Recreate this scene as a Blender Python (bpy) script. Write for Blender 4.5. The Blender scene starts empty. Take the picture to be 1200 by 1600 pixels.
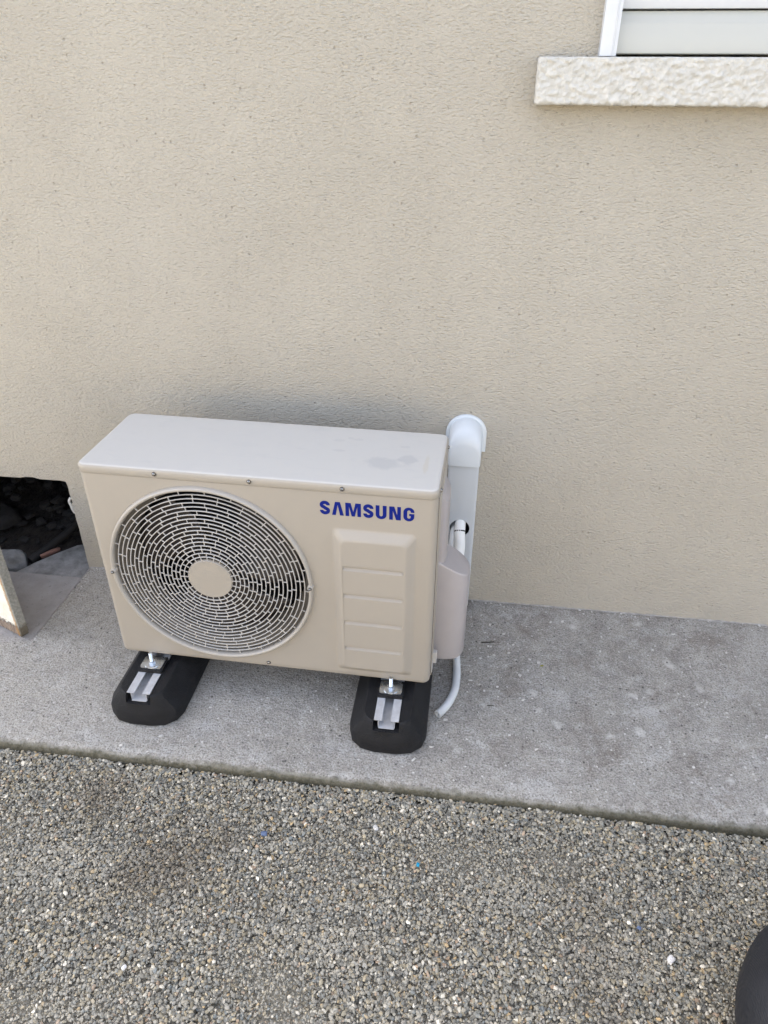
import bpy, bmesh, math, random
import numpy as np
from mathutils import Vector, Matrix, noise
R = math.radians
random.seed(7); rng = np.random.default_rng(7)
C = bpy.data.collections.new("scene"); bpy.context.scene.collection.children.link(C)
S = bpy.context.scene

# ------------------------------------------------------------ camera
CAM = Vector((0.1919, -1.7581, 1.4071)); YAW, PIT, ROL, FPX = -0.1304, 0.5597, 0.0038, 1123.4
cd = bpy.data.cameras.new("camera"); cam = bpy.data.objects.new("camera", cd); C.objects.link(cam)
fw = Vector((math.sin(YAW)*math.cos(PIT), math.cos(YAW)*math.cos(PIT), -math.sin(PIT)))
rt = Vector((math.cos(YAW), -math.sin(YAW), 0)); up = rt.cross(fw)
r2 = math.cos(ROL)*rt + math.sin(ROL)*up; u2 = -math.sin(ROL)*rt + math.cos(ROL)*up
m = Matrix((r2, u2, -fw)).transposed().to_4x4(); m.translation = CAM
cam.matrix_world = m
cd.sensor_fit = 'VERTICAL'; cd.sensor_height = 36; cd.lens = FPX/1600*36; cd.clip_start = 0.02; cd.clip_end = 500
S.camera = cam; S.render.resolution_x = 768; S.render.resolution_y = 1024

# ------------------------------------------------------------ world, sun, exposure
SUN_EL, SUN_AZ = R(45), R(-50)        # sun stands behind the house, to the left; azimuth from +y towards +x
w = bpy.data.worlds.new("World"); S.world = w; w.use_nodes = True
nt = w.node_tree; nt.nodes.clear()
sky = nt.nodes.new('ShaderNodeTexSky'); sky.sky_type = 'NISHITA'; sky.sun_disc = False
sky.sun_elevation = SUN_EL; sky.sun_rotation = SUN_AZ; sky.dust_density = 3.5; sky.air_density = 0.8; sky.ozone_density = 0.6
bg = nt.nodes.new('ShaderNodeBackground'); bg.inputs['Strength'].default_value = 0.15
wo = nt.nodes.new('ShaderNodeOutputWorld')
hs = nt.nodes.new('ShaderNodeHueSaturation'); hs.inputs['Saturation'].default_value = .60   # thin high cloud pales the blue
nt.links.new(sky.outputs[0], hs.inputs['Color']); nt.links.new(hs.outputs[0], bg.inputs[0]); nt.links.new(bg.outputs[0], wo.inputs[0])
sd = bpy.data.lights.new("sun", 'SUN'); sd.energy = 5.0; sd.angle = R(0.5); sd.color = (1, .95, .86)
sun = bpy.data.objects.new("sun", sd); C.objects.link(sun)
sdir = Vector((math.sin(SUN_AZ)*math.cos(SUN_EL), math.cos(SUN_AZ)*math.cos(SUN_EL), math.sin(SUN_EL)))
sun.rotation_euler = sdir.to_track_quat('Z', 'Y').to_euler(); sun.location = (-6, 5, 8)
S.view_settings.view_transform = 'Standard'; S.view_settings.look = 'None'; S.view_settings.gamma = 1
S.view_settings.exposure = 2.45

# ------------------------------------------------------------ node helper
class N:
    def __init__(s, name):
        s.m = bpy.data.materials.new(name); s.m.use_nodes = True; s.t = s.m.node_tree; s.t.nodes.clear()
        s.out = s.t.nodes.new('ShaderNodeOutputMaterial'); s.b = s.t.nodes.new('ShaderNodeBsdfPrincipled')
        s.t.links.new(s.b.outputs[0], s.out.inputs[0]); s._c = None
    def n(s, typ, ins=None, **kw):
        x = s.t.nodes.new(typ)
        for k, v in kw.items(): setattr(x, k, v)
        for k, v in (ins or {}).items():
            if isinstance(v, bpy.types.NodeSocket): s.t.links.new(v, x.inputs[k])
            else: x.inputs[k].default_value = v
        return x
    def set(s, k, v):
        if isinstance(v, bpy.types.NodeSocket): s.t.links.new(v, s.b.inputs[k])
        else: s.b.inputs[k].default_value = v
    @property
    def co(s):
        if not s._c: s._c = s.n('ShaderNodeTexCoord').outputs['Object']
        return s._c
    def noise(s, scale, detail=4, rough=.55, vec=None, dist=0):
        return s.n('ShaderNodeTexNoise', {'Vector': vec or s.co, 'Scale': scale, 'Detail': detail, 'Roughness': rough, 'Distortion': dist}).outputs['Fac']
    def vor(s, scale, feature='F1', vec=None, out='Distance', rand=1):
        return s.n('ShaderNodeTexVoronoi', {'Vector': vec or s.co, 'Scale': scale, 'Randomness': rand}, feature=feature).outputs[out]
    def map(s, v, a, b, c=0., d=1.):
        return s.n('ShaderNodeMapRange', {'Value': v, 'From Min': a, 'From Max': b, 'To Min': c, 'To Max': d}).outputs[0]
    def math(s, op, a, b=0.):
        x = s.n('ShaderNodeMath', operation=op)
        for i, v in enumerate((a, b)):
            if isinstance(v, bpy.types.NodeSocket): s.t.links.new(v, x.inputs[i])
            else: x.inputs[i].default_value = v
        return x.outputs[0]
    def mix(s, f, a, b, mode='MIX'):
        x = s.n('ShaderNodeMix', data_type='RGBA', blend_type=mode)
        for i, v in ((0, f), (6, a), (7, b)):
            if isinstance(v, bpy.types.NodeSocket): s.t.links.new(v, x.inputs[i])
            else: x.inputs[i].default_value = v if i == 0 else (*v, 1)
        return x.outputs[2]
    def scalevec(s, v):
        return s.n('ShaderNodeMapping', {'Vector': s.co, 'Scale': v}).outputs[0]
    def bump(s, h, dist, strength=1., normal=None):
        ins = {'Height': h, 'Distance': dist, 'Strength': strength}
        if normal: ins['Normal'] = normal
        return s.n('ShaderNodeBump', ins).outputs[0]
    def xyz(s):
        return s.n('ShaderNodeSeparateXYZ', {'Vector': s.co}).outputs
def plain(name, col, rough=.5, metal=0., bump=0., bscale=200, var=0., vscale=20, spec=.5):
    k = N(name)
    if var:
        f = k.map(k.noise(vscale, 5, .6), .3, .7)
        k.set('Base Color', k.mix(f, tuple(c*(1-var) for c in col), tuple(min(1, c*(1+var)) for c in col)))
    else: k.set('Base Color', (*col, 1))
    k.set('Roughness', rough); k.set('Metallic', metal); k.set('Specular IOR Level', spec)
    if bump: k.set('Normal', k.bump(k.noise(bscale, 3), bump))
    return k.m

# ------------------------------------------------------------ materials
def mat_wall():
    k = N('cream_render')
    big = k.noise(1.3, 4, .6); mid = k.noise(9, 4, .6)
    col = k.mix(k.map(big, .35, .65), (.455, .418, .350), (.487, .450, .381))
    col = k.mix(k.map(mid, .3, .7, 0, .25), col, (.43, .393, .325))
    sv = k.scalevec((.8, 1, 1.6))
    g = k.noise(150, 3., .65, sv, .3)
    v = k.vor(120, 'F1', sv)
    h = k.math('ADD', g, k.math('MULTIPLY', k.map(v, 0, .55, 0, 1), .35))
    # pits of the scraped finish, a few of them dark with dirt
    pit = k.vor(62, 'F1'); pc = k.vor(62, 'F1', out='Color')
    pcs = k.n('ShaderNodeSeparateColor', {'Color': pc}).outputs[0]
    speck = k.math('MULTIPLY', k.map(pit, .10, .17, 1, 0), k.map(pcs, .80, .84, 0, 1))
    dirty = k.map(k.noise(3.1, 3), .42, .62)
    col = k.mix(k.math('MULTIPLY', speck, k.map(dirty, 0, 1, .08, .42)), col, (.26, .20, .15))
    k.set('Base Color', col); k.set('Roughness', .92); k.set('Specular IOR Level', .25)
    h = k.math('SUBTRACT', h, k.math('MULTIPLY', speck, .5))
    amp = k.map(k.noise(4, 2), .35, .65, .9, 1.1)
    n1 = k.bump(k.math('MULTIPLY', h, amp), .0056, 1.)
    k.set('Normal', k.bump(k.noise(5, 2), .0015, 1., n1))
    return k.m
def mat_roughcast():
    k = N('white_roughcast')
    f = k.noise(60, 5, .6)
    k.set('Base Color', k.mix(k.map(f, .35, .65), (.50, .485, .44), (.61, .595, .55)))
    k.set('Roughness', .9); k.set('Normal', k.bump(k.noise(220, 4, .6), .002))
    return k.m
def mat_slab():
    k = N('weathered_concrete')
    x, y, z = k.xyz()[0], k.xyz()[1], k.xyz()[2]
    a = k.noise(3.2, 6, .62); b = k.noise(14, 6, .65); c = k.noise(210, 2.5, .8); d = k.noise(80, 4, .75)
    col = k.mix(k.map(a, .3, .7), (.345, .322, .280), (.465, .438, .392))
    warm = k.map(x, -1.1, -.15, 1, 0)                                   # sandier finish towards the hatch
    col = k.mix(k.math('MULTIPLY', warm, .75), col, (.50, .465, .405))
    brown = k.math('MULTIPLY', k.map(k.noise(7, 5, .7, dist=.6), .50, .68), k.map(x, -.1, .3))
    col = k.mix(k.math('MULTIPLY', brown, .7), col, (.19, .155, .12))
    pale = k.map(k.noise(8, 6, .72, k.scalevec((1, 1.2, 1))), .54, .68)
    col = k.mix(k.math('MULTIPLY', pale, .8), col, (.60, .585, .555))
    col = k.mix(k.map(b, .35, .7, 0, .45), col, (.25, .24, .225))
    mm = k.noise(38, 5, .8)
    col = k.mix(k.map(mm, .52, .66, 0, .5), col, (.20, .19, .175)); col = k.mix(k.map(mm, .48, .36, 0, .45), col, (.58, .565, .54))
    col = k.mix(k.map(c, .52, .64, 0, .8), col, (.13, .12, .105))       # dark sand grains
    col = k.mix(k.map(c, .45, .34, 0, .55), col, (.62, .61, .58))        # pale grains
    col = k.mix(k.map(d, .57, .70, 0, .7), col, (.13, .125, .12))
    wv_ = k.n('ShaderNodeVectorMath', {0: k.co, 1: k.n('ShaderNodeVectorMath', {0: k.n('ShaderNodeTexNoise', {'Vector': k.co, 'Scale': 48., 'Detail': 5., 'Roughness': .7}).outputs['Color'], 'Scale': .045}, operation='SCALE').outputs[0]}, operation='ADD').outputs[0]
    b1 = k.vor(16, vec=wv_); b1c = k.n('ShaderNodeSeparateColor', {'Color': k.vor(16, vec=wv_, out='Color')}).outputs
    splat = k.math('MULTIPLY', k.map(b1, .08, .26, 1, 0), k.map(b1c[0], .60, .85, 0, .75))
    right = k.map(x, .0, .3, .35, 1)
    col = k.mix(k.math('MULTIPLY', splat, right), col, (.62, .60, .56))                 # limewash splashes
    sp = k.vor(75); spc = k.n('ShaderNodeSeparateColor', {'Color': k.vor(75, out='Color')}).outputs
    col = k.mix(k.math('MULTIPLY', k.map(sp, .16, .24, 1, 0), k.map(spc[0], .86, .9, 0, .85)), col, (.66, .64, .60))
    col = k.mix(k.math('MULTIPLY', k.map(sp, .16, .26, 1, 0), k.map(spc[1], .84, .88, 0, .8)), col, (.07, .065, .06))
    # smooth trowelled threshold in front of the hatch
    wob = k.math('MULTIPLY', k.math('SUBTRACT', k.noise(40, 4), .5), .012)
    wob2 = k.math('MULTIPLY', k.math('SUBTRACT', k.noise(18, 4), .5), .10)
    tx = k.map(k.math('ADD', x, wob), -1.004, -1.009, 0, 1)
    ty = k.map(k.math('ADD', y, wob2), -.375, -.345, 0, 1)
    sm = k.math('MULTIPLY', tx, ty)
    scol = k.mix(k.map(k.noise(16, 5, .6), .35, .65), (.30, .282, .265), (.37, .35, .335))
    scol = k.mix(k.math('MULTIPLY', k.map(k.noise(60, 4, .8, dist=1.2), .62, .68), .8), scol, (.07, .06, .055))
    col = k.mix(sm, col, scol)
    # moss and dirt on the arris
    wob3 = k.math('MULTIPLY', k.math('SUBTRACT', k.noise(16, 6, .78), .5), .034)
    edge = k.map(k.math('ADD', y, wob3), -.689, -.699, 0, 1)
    moss = k.mix(k.map(k.noise(70, 5, .75), .35, .62), (.055, .052, .028), (.20, .185, .14))
    low = k.map(z, -.006, -.02, 0, 1)
    moss = k.mix(low, moss, (.045, .042, .024))
    rim = k.math('MULTIPLY', k.map(z, -.0012, -.004, 0, 1), k.map(z, -.0045, -.0085, 1, 0))
    moss = k.mix(k.math('MULTIPLY', rim, k.map(k.noise(24, 4, .7), .4, .6, .1, .7)), moss, (.30, .29, .25))
    col = k.mix(k.math('MULTIPLY', edge, .92), col, moss)
    # dirt line along the foot of the wall
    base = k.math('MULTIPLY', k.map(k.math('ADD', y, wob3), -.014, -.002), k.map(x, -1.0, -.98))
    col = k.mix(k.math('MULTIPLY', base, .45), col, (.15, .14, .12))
    k.set('Base Color', col); k.set('Roughness', .93); k.set('Specular IOR Level', .25)
    rough = k.map(sm, 0, 1, 1, .2)
    h = k.math('MULTIPLY', k.math('ADD', k.math('MULTIPLY', c, .5), k.math('MULTIPLY', d, 1.)), rough)
    n1 = k.bump(h, .0062); k.set('Normal', k.bump(b, .006, 1, n1))
    return k.m
def mat_gravel_bed():
    k = N('gravel_bed')
    v = k.vor(150, out='Color'); s = k.n('ShaderNodeSeparateColor', {'Color': v}).outputs[0]
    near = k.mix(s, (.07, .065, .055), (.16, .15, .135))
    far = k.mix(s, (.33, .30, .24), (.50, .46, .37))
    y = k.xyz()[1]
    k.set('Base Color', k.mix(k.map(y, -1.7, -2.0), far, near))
    k.set('Roughness', .95); k.set('Normal', k.bump(k.vor(150), .004))
    return k.m
def mat_stone():
    k = N('gravel_stones')
    at = k.n('ShaderNodeAttribute', attribute_name='stone', attribute_type='GEOMETRY').outputs['Color']
    f = k.noise(420, 3, .6)
    k.set('Base Color', k.mix(k.map(f, .3, .7, .0, .28), at, (.5, .49, .46), 'MULTIPLY'))
    k.set('Roughness', .85); k.set('Specular IOR Level', .3)
    return k.m
def mat_unit(name, col, skylit_marked, skylit_col=None):
    k = N(name)
    f = k.noise(3.5, 6, .7)
    c = k.mix(k.map(f, .3, .7), col, tuple(v*.955 for v in col))
    if skylit_marked:
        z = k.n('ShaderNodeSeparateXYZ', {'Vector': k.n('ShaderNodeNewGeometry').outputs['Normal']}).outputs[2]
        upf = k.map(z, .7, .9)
        c = k.mix(upf, c, skylit_col)                 # sky light painted into the colour: upward faces made paler
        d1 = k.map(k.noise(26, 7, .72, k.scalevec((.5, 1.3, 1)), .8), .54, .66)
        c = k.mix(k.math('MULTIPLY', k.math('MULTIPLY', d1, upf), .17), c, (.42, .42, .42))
        # dried puddle marks towards the right end
        x, y = k.xyz()[0], k.xyz()[1]
        def blob(cx, cy, rx, ry, wv=.012):
            n1 = k.math('MULTIPLY', k.math('SUBTRACT', k.noise(38, 3), .5), 1.3)
            dx = k.math('DIVIDE', k.math('SUBTRACT', x, cx), rx); dy = k.math('DIVIDE', k.math('SUBTRACT', y, cy), ry)
            r = k.math('SQRT', k.math('ADD', k.math('MULTIPLY', dx, dx), k.math('MULTIPLY', dy, dy)))
            return k.map(k.math('ADD', r, n1), .70, 1.15, 1, 0)
        for (cx, cy, rx, ry, a) in ((.665, .105, .042, .026, .40), (.715, .128, .022, .02, .42), (.555, .15, .016, .006, .28), (.545, .20, .014, .007, .22), (.59, .21, .012, .006, .25), (.70, .19, .014, .006, .22), (.57, .215, .008, .006, .25)):
            c = k.mix(k.math('MULTIPLY', k.math('MULTIPLY', blob(cx, cy, rx, ry), upf), a), c, (.38, .38, .38))
        c = k.mix(k.math('MULTIPLY', k.math('MULTIPLY', blob(.757, .11, .006, .045), upf), .35), c, (.50, .44, .33))
    k.set('Base Color', c); k.set('Roughness', k.map(k.noise(30, 4), .3, .7, .38, .5)); k.set('Specular IOR Level', .45)
    k.set('Normal', k.bump(k.noise(420, 2), .00025))
    return k.m
def mat_rubber():
    k = N('recycled_rubber')
    f = k.noise(22, 5, .65); g = k.noise(380, 3)
    k.set('Base Color', k.mix(k.map(f, .4, .75), (.006, .006, .007), (.018, .018, .020)))
    k.set('Roughness', k.map(f, .3, .7, .5, .7)); k.set('Specular IOR Level', .32)
    k.set('Normal', k.bump(k.math('ADD', g, k.math('MULTIPLY', f, 1.5)), .0018))
    return k.m
def mat_metal(name, col, rough, bump=.0003, metal=1.):
    k = N(name); f = k.noise(70, 5, .65)
    k.set('Base Color', k.mix(k.map(f, .3, .7), tuple(c*.8 for c in col), col)); k.set('Metallic', metal)
    k.set('Roughness', k.map(f, .3, .7, rough*.8, rough*1.2)); k.set('Normal', k.bump(k.noise(300, 3), bump))
    return k.m
def mat_peeling():
    k = N('peeling_white_paint')
    z = k.xyz()[2]; x = k.xyz()[0]
    wob = k.math('MULTIPLY', k.math('SUBTRACT', k.noise(75, 6, .8), .5), .085)
    worn = k.map(k.math('ADD', z, wob), .044, .038, 0, 1)
    wood = k.mix(k.map(k.noise(50, 5, .6, k.scalevec((4, 4, .6))), .35, .65), (.12, .085, .065), (.33, .26, .20))
    paint = k.mix(k.map(k.noise(20, 4), .4, .7), (.84, .82, .74), (.74, .69, .55))
    side = k.map(k.math('ADD', x, k.math('MULTIPLY', wob, .35)), -.013, -.006, 0, 1)
    c = k.mix(worn, paint, wood); c = k.mix(k.math('MULTIPLY', side, .85), c, (.36, .19, .06))
    k.set('Base Color', c); k.set('Roughness', .75)
    k.set('Normal', k.bump(k.math('ADD', k.math('MULTIPLY', worn, -1.), k.noise(90, 4)), .003))
    return k.m
def mat_greyedge():
    k = N('weathered_wood_edge')
    z = k.xyz()[2]
    c = k.mix(k.map(k.noise(120, 4, .7), .3, .7), (.19, .185, .16), (.36, .35, .31))
    c = k.mix(k.map(k.math('ADD', z, k.math('MULTIPLY', k.noise(60), .03)), .064, .050, 0, .8), c, (.11, .085, .05))
    k.set('Base Color', c); k.set('Roughness', .85); k.set('Normal', k.bump(k.noise(130, 4, .7), .003))
    return k.m
M = dict(wall=mat_wall(), rough=mat_roughcast(), slab=mat_slab(), bed=mat_gravel_bed(), stone=mat_stone(),
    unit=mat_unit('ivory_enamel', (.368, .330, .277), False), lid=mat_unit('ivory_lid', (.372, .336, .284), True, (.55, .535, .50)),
    frame=plain('ivory_frame', (.38, .35, .305), .38, var=.03), grille=plain('ivory_plastic', (.50, .475, .44), .4, var=.03), cover=plain('greyish_plastic', (.38, .35, .345), .33, var=.03),
    duct=plain('white_pvc', (.52, .545, .565), .35, var=.03, vscale=6), cap=plain('white_pvc_cap', (.60, .63, .645), .32, var=.02),
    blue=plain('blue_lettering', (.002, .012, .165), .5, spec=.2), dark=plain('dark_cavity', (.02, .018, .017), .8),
    fin=plain('condenser_fins', (.022, .02, .02), .6), blade=plain('fan_blade', (.028, .022, .020), .5),
    shroud=plain('shroud', (.12, .105, .085), .6), rubber=mat_rubber(), rail=mat_metal('galvanised_rail', (.60, .61, .63), .42, metal=.35),
    zinc=mat_metal('zinc_bolt', (.72, .76, .80), .28), screw=mat_metal('screw_steel', (.34, .33, .32), .25),
    foam=plain('white_insulation', (.78, .78, .75), .6, bump=.001, bscale=90), hose=plain('white_hose', (.62, .63, .62), .5, var=.06),
    peel=mat_peeling(), edge=mat_greyedge(), alu=plain('white_lacquer', (.60, .62, .64), .35, var=.02), slat=plain('white_shutter_pvc', (.46, .46, .42), .4, var=.03, vscale=4),
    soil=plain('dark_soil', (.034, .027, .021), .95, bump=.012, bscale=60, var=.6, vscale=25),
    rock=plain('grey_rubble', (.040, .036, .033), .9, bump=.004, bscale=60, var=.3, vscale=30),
    brick=plain('brick_shard', (.24, .13, .10), .9, bump=.003, bscale=80, var=.25),
    fillet=plain('dirty_fillet', (.33, .315, .29), .92, bump=.004, bscale=90, var=.35, vscale=40),
    mortar=plain('old_mortar', (.55, .53, .49), .92, bump=.004, bscale=90, var=.15, vscale=30),
    conc_in=plain('threshold_concrete', (.25, .245, .235), .9, bump=.004, bscale=70, var=.35, vscale=28),
    flake=plain('plaster_flake', (.60, .58, .54), .9, bump=.001, bscale=120, var=.15), twig=plain('dark_twig', (.03, .026, .022), .8, bump=.001, bscale=300),
    white_st=plain('white_stone', (.68, .66, .64), .8, bump=.002, bscale=120, var=.1), blue_st=plain('slate_blue_stone', (.11, .15, .25), .75, bump=.001, bscale=150, var=.15),
    turq=plain('turquoise_plastic', (.01, .30, .50), .4), leaf=plain('yellow_leaf', (.38, .36, .05), .6),
    sandwall=plain('sand_render', (.42, .36, .25), .9, bump=.004, bscale=90, var=.1),
    tile=plain('terracotta_roof', (.33, .15, .09), .85, bump=.01, bscale=12, var=.15))
def mat_bag():
    k = N('black_nylon')
    f = k.noise(9, 4, .5)
    k.set('Base Color', (.016, .017, .021, 1)); k.set('Roughness', k.map(f, .3, .7, .55, .7)); k.set('Specular IOR Level', .4)
    wv = k.n('ShaderNodeTexWave', {'Vector': k.co, 'Scale': 160., 'Distortion': .5}).outputs['Fac']
    n1 = k.bump(wv, .0003); k.set('Normal', k.bump(f, .03, .6, n1)); return k.m
M['bag'] = mat_bag(); M['piping'] = plain('brown_black_piping', (.032, .026, .024), .55)

# ------------------------------------------------------------ object helpers
def tag(o, label=None, cat=None, group=None, kind=None):
    if label: o['label'] = label
    if cat: o['category'] = cat
    if group: o['group'] = group
    if kind: o['kind'] = kind
    return o
def empty(name, loc=(0, 0, 0), rz=0):
    o = bpy.data.objects.new(name, None); o.empty_display_size = .1; C.objects.link(o); o.location = loc; o.rotation_euler = (0, 0, rz); return o
def obj(name, bm, mats, parent=None, smooth=None, bevel=0, recalc=True, loc=None):
    if recalc: bmesh.ops.recalc_face_normals(bm, faces=bm.faces)
    fl = bm.faces.layers.int.get('flat'); keep = [not (fl and f[fl]) for f in bm.faces]
    me = bpy.data.meshes.new(name); bm.to_mesh(me); bm.free()
    for m_ in (mats if isinstance(mats, (list, tuple)) else [mats]): me.materials.append(m_)
    o = bpy.data.objects.new(name, me); C.objects.link(o)
    if parent: o.parent = parent
    if loc: o.location = loc
    if smooth is not None:
        me.polygons.foreach_set('use_smooth', keep)
        if smooth < 180: me.set_sharp_from_angle(angle=R(smooth))
    if bevel:
        md = o.modifiers.new('bevel', 'BEVEL'); md.width = bevel; md.segments = 3; md.limit_method = 'ANGLE'; md.angle_limit = R(40)
        me.polygons.foreach_set('use_smooth', [True]*len(me.polygons)); md.harden_normals = True
    return o
def box(bm, x0, x1, y0, y1, z0, z1, mi=0):
    v = [bm.verts.new(p) for p in ((x0,y0,z0),(x1,y0,z0),(x1,y1,z0),(x0,y1,z0),(x0,y0,z1),(x1,y0,z1),(x1,y1,z1),(x0,y1,z1))]
    fs = [bm.faces.new([v[i] for i in f]) for f in ((0,3,2,1),(4,5,6,7),(0,1,5,4),(1,2,6,5),(2,3,7,6),(3,0,4,7))]
    for f in fs: f.material_index = mi
    return v
def loops(bm, rings, cap0=True, cap1=True, closed=True, mi=0):
    vs = [[bm.verts.new(p) for p in r] for r in rings]; n = len(vs[0])
    for a, b in zip(vs, vs[1:]):
        for i in range(n if closed else n-1):
            f = bm.faces.new((a[i], a[(i+1) % n], b[(i+1) % n], b[i])); f.material_index = mi
    if cap0: bm.faces.new(vs[0][::-1]).material_index = mi
    if cap1: bm.faces.new(vs[-1]).material_index = mi
    return vs
def tube(bm, pts, r, seg=12, rad=None, caps=True, mi=0):
    pts = [Vector(p) for p in pts]; rings = []; nrm = None
    for i, p in enumerate(pts):
        t = (pts[min(i+1, len(pts)-1)] - pts[max(i-1, 0)]).normalized()
        if nrm is None: nrm = t.orthogonal().normalized()
        nrm = (nrm - t*nrm.dot(t)).normalized(); b = t.cross(nrm); rr = rad[i] if rad else r
        rings.append([p + rr*(math.cos(2*math.pi*k/seg)*nrm + math.sin(2*math.pi*k/seg)*b) for k in range(seg)])
    return loops(bm, rings, caps, caps, mi=mi)
def spline(pts, n=10):
    P = [Vector(p) for p in pts]; P = [2*P[0]-P[1]] + P + [2*P[-1]-P[-2]]; out = []
    for i in range(1, len(P)-2):
        for k in range(n):
            t = k/n; a, b, c, d = P[i-1:i+3]
            out.append(.5*((2*b) + (c-a)*t + (2*a-5*b+4*c-d)*t*t + (3*b-a-3*c+d)*t**3))
    out.append(P[-2]); return out
def fill(bm, outer, holes, f3, mi=0):
    """planar polygon with holes; f3 lifts a 2-D point to 3-D. returns vert loops"""
    tmp = bmesh.new(); es = []; lp = []
    for L in [outer] + holes:
        vs = [tmp.verts.new((p[0], p[1], 0)) for p in L]; lp.append(len(vs))
        for i in range(len(vs)): es.append(tmp.edges.new((vs[i], vs[(i+1) % len(vs)])))
    bmesh.ops.triangle_fill(tmp, use_beauty=True, use_dissolve=False, edges=es)
    tmp.verts.index_update(); fl = bm.faces.layers.int.get('flat') or bm.faces.layers.int.new('flat')
    new = [bm.verts.new(f3(v.co.x, v.co.y)) for v in tmp.verts]
    for f in tmp.faces:
        nf = bm.faces.new([new[v.index] for v in f.verts]); nf.material_index = mi; nf[fl] = 1
    tmp.free(); res = []; k = 0
    for n in lp: res.append(new[k:k+n]); k += n
    return res
def skirt(bm, loop, f, mi=0):
    nl = [bm.verts.new(f(v.co)) for v in loop]; n = len(loop)
    for i in range(n): bm.faces.new((loop[i], loop[(i+1) % n], nl[(i+1) % n], nl[i])).material_index = mi
    return nl
def rrect(x0, x1, z0, z1, r, seg=6):
    out = []
    for cx, cz, a0 in ((x1-r, z1-r, 0), (x0+r, z1-r, 90), (x0+r, z0+r, 180), (x1-r, z0+r, 270)):
        for k in range(seg+1):
            a = R(a0 + 90*k/seg); out.append((cx+r*math.cos(a), cz+r*math.sin(a)))
    return out
def circle(cx, cz, r, n=64):
    return [(cx+r*math.cos(2*math.pi*k/n), cz+r*math.sin(2*math.pi*k/n)) for k in range(n)]
def cyl(bm, p0, p1, r, seg=16, r1=None, mi=0):
    tube(bm, [p0, p1], r, seg, rad=[r, r1 if r1 is not None else r], mi=mi)

# ============================================================ SETTING
# ---- ground
bm = bmesh.new()
v = [bm.verts.new(p) for p in ((-60,-60,-.0445),(60,-60,-.0445),(60,60,-.0445),(-60,60,-.0445))]; bm.faces.new(v)
tag(obj('ground', bm, M['bed']), kind='structure')
# ---- concrete slab along the wall
bm = bmesh.new()
def slab_part(x0, x1, yb, step):
    n = int((x1-x0)/step); rings = []
    for i in range(n+1):
        x = x0 + (x1-x0)*i/n
        e = .0035*noise.noise((x*6, 1, 0)) + .0016*noise.noise((x*40, 2, 0)) + .0008*noise.noise((x*120, 3, 0))
        zc = .0015*noise.noise((x*14, 5, 0))
        chip = max(0, noise.noise((x*9, 9, 3))-.42)*.03
        rings.append([(x, yb, -.08), (x, yb, 0), (x, -.40, 0), (x, -.675, 0), (x, -.690+e+chip, -.0006+zc*.3), (x, -.6965+e+chip*.8, -.0035+zc), (x, -.7005+e+chip*.5, -.008+zc),
                      (x, -.7035+e, -.016), (x, -.705+e, -.03), (x, -.707+e, -.08)])
    loops(bm, rings, True, True, closed=True)
slab_part(-1.009, 1.9, .06, .004); slab_part(-2.6, -1.0092, -.058, .01); slab_part(1.9, 8, .06, .2); slab_part(-8, -2.6, .06, .2)
tag(obj('concrete_path', bm, M['slab'], smooth=35), kind='structure')

# ---- house: front wall with window opening and crawl-space hatch
house = empty('house', (0, 0, 0))
tag(house, 'cream rendered house wall with rough white window sill and dark hatch at its foot', 'house')
HX0, HX1, HT = -1.875, -1.013, .3235
jag = [(.0,0),(.03,-.0008),(.07,.0006),(.11,-.0006),(.15,.0008),(.185,-.001),(.205,-.0005),(.214,-.0025),(.226,-.0045),(.240,-.0035),(.247,.002),(.262,.0008),(.28,-.0006),(.3,.0006),(.315,-.0012),(.321,-.003)]
hatch = [(HX0, -.03), (HX0, HT)]
n = 40
for i in range(n-1, 0, -1):
    x = HX1 + (HX0-HX1)*i/n; chip = .005 if -1.155 < x < -1.10 else 0
    hatch.append((x, HT + .0009*noise.noise((x*40, 0, 7)) + chip))
hatch += [(HX1+d, z) for z, d in jag[::-1]] + [(HX1, -.03)]
win = [(.405, 1.40), (1.65, 1.40), (1.65, 2.5), (.405, 2.5)]
bm = bmesh.new()
outer = [(-3.6, -.03)] + hatch + [(7, -.03), (7, 3.0), (-3.6, 3.0)]
lp = fill(bm, outer, [win], lambda a, b: Vector((a, 0, b)))
for L in lp: skirt(bm, L, lambda c: Vector((c.x + (.001*noise.noise((c.z*25, 3, 1)) if c.z < .4 else 0), .22, c.z)))
obj('front_wall', bm, M['wall'], house)
bm = bmesh.new()   # loose lip of plaster on the hatch jamb
tube(bm, spline([(HX1-.003, .004, .262), (HX1-.0075, -.001, .252), (HX1-.0055, .0, .236), (HX1-.004, .0, .222), (HX1-.001, .003, .208)], 5), .004, 8, rad=None)
obj('plaster_lip', bm, M['mortar'], house, smooth=60)
bm = bmesh.new()   # mortar fillet where the wall meets the path
rings = []
for i in range(700):
    x = -1.009 + i*.0042
    h = .002 + .0025*noise.noise((x*12, 0, 0)) + .0015*noise.noise((x*55, 4, 0)); d = .005 + .004*noise.noise((x*9, 7, 0)) + .003*noise.noise((x*48, 2, 0))
    rings.append([(x, .002, -.004), (x, .002, h), (x, -.001, h), (x, -max(.0015, d), -.001), (x, -max(.0015, d), -.004)])
loops(bm, rings)
obj('mortar_fillet', bm, M['fillet'], house, smooth=60)
bm = bmesh.new()   # the rest of the shell, seen only as shade over the yard
box(bm, -3.6, 7, .22, 8, 2.6, 2.7); box(bm, -3.6, -3.4, .22, 8, -.03, 2.6); box(bm, 6.8, 7, .22, 8, -.03, 2.6); box(bm, -3.6, 7, 8, 8.2, -.03, 2.7)
box(bm, .0, 6.8, .2205, .2305, -.03, 2.6)
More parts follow.
